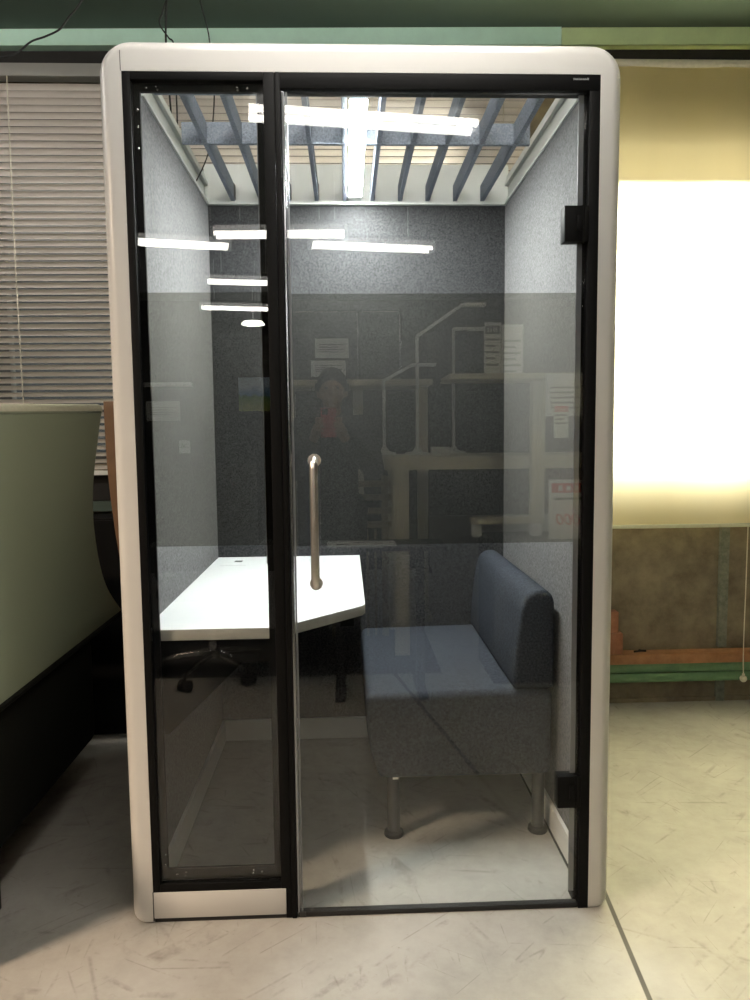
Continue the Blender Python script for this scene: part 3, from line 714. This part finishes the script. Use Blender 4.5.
# partition with pinned sheets far behind
b = BM(); box(b, -2.6, 1.3, -5.13, -5.07, 0, 2.18, .004); box(b, -2.6, -2.54, -5.35, -4.85, 0, .03); box(b, 1.24, 1.3, -5.35, -4.85, 0, .03)
tag(obj('partition_screen', b, M['partition']), 'charcoal partition screen with pinned sheets far behind the viewer', 'partition')
t = thing('landscape_picture', 'small landscape picture with green field on the partition screen', 'picture', (-.31, -5.07, 1.5))
b = BM(); box(b, -.46, -.16, -5.069, -5.06, 1.50, 1.81); obj('print', b, M['landscape'], t)
b = BM(); box(b, -.475, -.46, -5.069, -5.055, 1.485, 1.825); box(b, -.16, -.145, -5.069, -5.055, 1.485, 1.825); box(b, -.46, -.16, -5.069, -5.055, 1.81, 1.825); box(b, -.46, -.16, -5.069, -5.055, 1.485, 1.50); obj('frame', b, M['chairback'], t)
sheet(.25, .56, 1.98, 2.16, -5.066, 'upper notice pinned to the partition screen behind the person', None, 4)
sheet(.21, .53, 1.81, 1.96, -5.066, 'lower notice pinned to the partition screen behind the person', None, 4)
sheet(-1.31, -1.0, 1.42, 1.60, -5.066, 'notice pinned to the partition under the white ledge', None, 4)
sheet(-1.02, -.92, 1.12, 1.24, -5.066, 'smallest notice pinned low on the partition screen', None, 3)
b = BM(); box(b, -1.9, -.88, -5.069, -4.95, 1.73, 1.765, .003); tag(obj('wall_ledge', b, M['lampwhite']), 'narrow white ledge fixed to the partition screen', 'ledge')

# ------------------------------------------------------------------ the person taking the picture
def blob(bm, chain):
    for (p, r), (q, s) in zip(chain, chain[1:]):
        p, q = Vector(p), Vector(q); tube(bm, [p, p.lerp(q, .5), q], [r, (r+s)/2, s], 14)
    for p, r in chain: ball(bm, p, r, seg=14)
def fuse(name, bm, m, parent, voxel, smooth=2):
    o = obj(name, bm, m, parent, True)
    r = o.modifiers.new('fuse', 'REMESH'); r.mode = 'VOXEL'; r.voxel_size = voxel; r.use_smooth_shade = True
    s = o.modifiers.new('smooth', 'SMOOTH'); s.iterations = smooth; s.factor = .5
    dg = bpy.context.evaluated_depsgraph_get(); me = bpy.data.meshes.new_from_object(o.evaluated_get(dg))
    o.modifiers.clear(); o.data = me
    if not me.materials: me.materials.append(m)
    for p in me.polygons: p.use_smooth = True
    return o
px, py = .45, -2.30
ph = (.437, -1.905)
person = thing('person', 'person in dark jacket holding up a red phone, mirrored in the door', 'person', (px, py, 0))
b = BM()
sh = {-1: (px-.165, py, 1.315), 1: (px+.165, py, 1.315)}
el = {-1: (px-.215, py+.06, 1.085), 1: (px+.225, py+.06, 1.085)}
wr = {-1: (ph[0]-.078, py+.285, 1.265), 1: (ph[0]+.078, py+.285, 1.265)}
hip = {-1: (px-.09, py, .86), 1: (px+.09, py, .86)}; kn = {-1: (px-.10, py+.03, .46), 1: (px+.10, py+.03, .46)}; an = {-1: (px-.11, py-.01, .075), 1: (px+.11, py-.01, .075)}
blob(b, [((px, py, .90), .125), ((px, py-.005, 1.06), .118), ((px, py, 1.22), .125), ((px, py, 1.30), .09), ((px, py+.01, 1.38), .052), ((px, py+.03, 1.43), .05)])
# head: skull, jaw, nose, ears, brow, lips
ball(b, (px, py+.035, 1.53), .083, .90, 1.08, 1.15); ball(b, (px, py+.06, 1.465), .058, .95, 1.05, 1.0)
blob(b, [((px, py+.125, 1.525), .009), ((px, py+.139, 1.500), .013)]); ball(b, (px, py+.115, 1.462), .018, 1.3, .7, .5); ball(b, (px, py+.10, 1.432), .022)
for s in (-1, 1):
    ball(b, (px+s*.077, py+.03, 1.51), .024, .4, .8, 1.3, 10)
    ball(b, (px+s*.03, py+.108, 1.546), .016, 1.3, .7, .5, 10); ball(b, (px+s*.045, py+.095, 1.49), .024, 1, .8, 1, 10)
    blob(b, [(sh[s], .058), (el[s], .043), (wr[s], .027)])
    w = Vector(wr[s]); palm = Vector((ph[0]+s*.058, py+.345, 1.315))
    blob(b, [(w, .026), (w.lerp(palm, .5), .029), (palm, .026)])
    # fingers wrap round the back of the phone (booth side), the thumb on the near side
    for k, ln in enumerate((.9, 1.0, .95, .8)):
        z = 1.362-.021*k
        a = palm+Vector((s*.004, .020, z-palm.z))
        blob(b, [(palm+Vector((0, .005, (z-palm.z)*.6)), .012), (a, .0088), (Vector((ph[0]+s*.048, ph[1]+.0150, z)), .008), (Vector((ph[0]+s*(.046-.020*ln), ph[1]+.0145, z-.003)), .0065)])
    blob(b, [(palm+Vector((0, -.005, .0)), .016), (palm+Vector((-s*.014, .010, .030)), .011), (Vector((ph[0]+s*.026, ph[1]-.0165, 1.362)), .0080)])
    blob(b, [(hip[s], .085), (kn[s], .055), (an[s], .036)])
    blob(b, [(an[s], .036), ((an[s][0]+s*.01, an[s][1]+.12, .035), .03)])
fuse('body', b, M['skin'], person, .006, 3)
for s in (-1, 1):
    b = BM(); ball(b, (px+s*.031, py+.116, 1.533), .010, 1.2, .6, .6, 10); obj('eye', b, M['hair'], person, True)
b = BM(); ball(b, (px, py+.02, 1.555), .092, .93, 1.05, 1.06); ball(b, (px, py-.015, 1.50), .078, 1.0, .85, 1.2)
ball(b, (px-.068, py+.03, 1.54), .03); ball(b, (px+.068, py+.03, 1.54), .03); ball(b, (px, py+.085, 1.60), .04, 1.6, .8, .7)
fuse('hair', b, M['hair'], person, .009, 3)
b = BM(); blob(b, [((px, py, .84), .145), ((px, py-.005, 1.04), .142), ((px, py-.005, 1.20), .15), ((px, py-.01, 1.30), .11), ((px, py-.005, 1.365), .07)])
for s in (-1, 1): blob(b, [((px, py, 1.28), .10), (sh[s], .078), (el[s], .062), (Vector(el[s]).lerp(Vector(wr[s]), .88), .042)])
fuse('jacket', b, M['jacket'], person, .011, 3)
b = BM(); blob(b, [((px, py, .88), .135), ((px, py, .82), .14)])
for s in (-1, 1): blob(b, [(hip[s], .105), (kn[s], .076), ((an[s][0], an[s][1], .10), .062)])
fuse('trousers', b, M['trousers'], person, .011, 3)
for s in (-1, 1):
    b = BM(); blob(b, [((an[s][0], an[s][1]-.02, .052), .052), ((an[s][0]+s*.01, an[s][1]+.09, .046), .046), ((an[s][0]+s*.015, an[s][1]+.17, .038), .038)])
    for v in b.verts: v.co.z = max(v.co.z, .0)
    obj('shoe', b, M['rubber'], person, True)
t = thing('phone', 'red-cased phone held up in both hands', 'phone', (ph[0], ph[1], 1.27))
b = BM(); box(b, ph[0]-.0385, ph[0]+.0385, ph[1]-.0045, ph[1]+.0045, 1.265, 1.415, .004, 3); obj('case', b, M['phone'], t, True)
b = BM(); box(b, ph[0]-.034, ph[0]+.034, ph[1]-.0055, ph[1]-.0046, 1.270, 1.410); obj('screen', b, M['blackplastic'], t)
b = BM(); box(b, ph[0]-.033, ph[0]-.003, ph[1]+.0046, ph[1]+.007, 1.380, 1.410, .002); obj('lens_block', b, M['blackplastic'], t)

# ------------------------------------------------------------------ daylight, and the added warm spot
w = bpy.data.worlds.new('World'); S.world = w; w.use_nodes = True
w.node_tree.nodes['Background'].inputs[0].default_value = (.75, .87, 1, 1)
w.node_tree.nodes['Background'].inputs[1].default_value = .03
def area(name, loc, rot, sx, sy, power, col):
    l = bpy.data.lights.new(name, 'AREA'); l.shape = 'RECTANGLE'; l.size = sx; l.size_y = sy; l.energy = power; l.color = col
    o = bpy.data.objects.new(name, l); C.objects.link(o); o.location = loc; o.rotation_euler = rot; return o
area('daylight', (2.8, 2.2, 2.45), (-PI/2+.5, 0, 0), 2.4, 1.4, 1900, (1, .96, .86))
area('daylight_from_ground', (2.6, 1.95, 1.0), (-PI/2-.75, 0, 0), 2.4, .5, 200, (1, .90, .70))
sl = bpy.data.lights.new('added_spot_light', 'SPOT'); sl.energy = 580; sl.color = (1, .76, .54); sl.shadow_soft_size = .22  # added warm light for the left floor and the seat's shadow
sl.spot_size = math.radians(85); sl.spot_blend = 1
so = bpy.data.objects.new('added_spot_light', sl); C.objects.link(so); so.location = (-2.28, -1.60, 2.84)
so.rotation_euler = (Vector((-.60, -.55, .2))-Vector(so.location)).to_track_quat('-Z', 'Y').to_euler()
# ------------------------------------------------------------------ camera
cam = bpy.data.cameras.new('Camera'); co = bpy.data.objects.new('Camera', cam); C.objects.link(co)
yaw, pit, rol, f = -.0378, -.0886, -.0105, 744.78
cam.sensor_fit = 'VERTICAL'; cam.sensor_height = 24; cam.lens = f*24/1000; cam.clip_start = .01; cam.clip_end = 100
co.location = (.5243, -1.8815, 1.2809)
Rz = Matrix(((math.cos(yaw), -math.sin(yaw), 0), (math.sin(yaw), math.cos(yaw), 0), (0, 0, 1))).transposed().transposed()
fwd0, right0, up0 = Vector((0, 1, 0)), Vector((1, 0, 0)), Vector((0, 0, 1))
# same conventions as the camera solve
def inv(v):  # camera axes (x right, d forward, u up) -> world
    x2, u2, d = v
    x = x2*math.cos(rol)-u2*math.sin(rol); u = x2*math.sin(rol)+u2*math.cos(rol)
    y = d*math.cos(pit)-u*math.sin(pit); z = d*math.sin(pit)+u*math.cos(pit)
    return Vector((x*math.cos(yaw)-y*math.sin(yaw), x*math.sin(yaw)+y*math.cos(yaw), z))
r_, u_, f_ = inv((1, 0, 0)), inv((0, 1, 0)), inv((0, 0, 1))
co.rotation_euler = Matrix((r_, u_, -f_)).transposed().to_euler()
S.camera = co

S.view_settings.view_transform = 'Standard'; S.view_settings.look = 'None'
S.view_settings.gamma = 1; S.view_settings.use_curve_mapping = False; S.view_settings.exposure = .25
S.cycles.transparent_max_bounces = 24; S.cycles.max_bounces = 10; S.cycles.diffuse_bounces = 5; S.cycles.glossy_bounces = 6
S.cycles.caustics_reflective = False; S.cycles.caustics_refractive = False
S.cycles.use_denoising = True
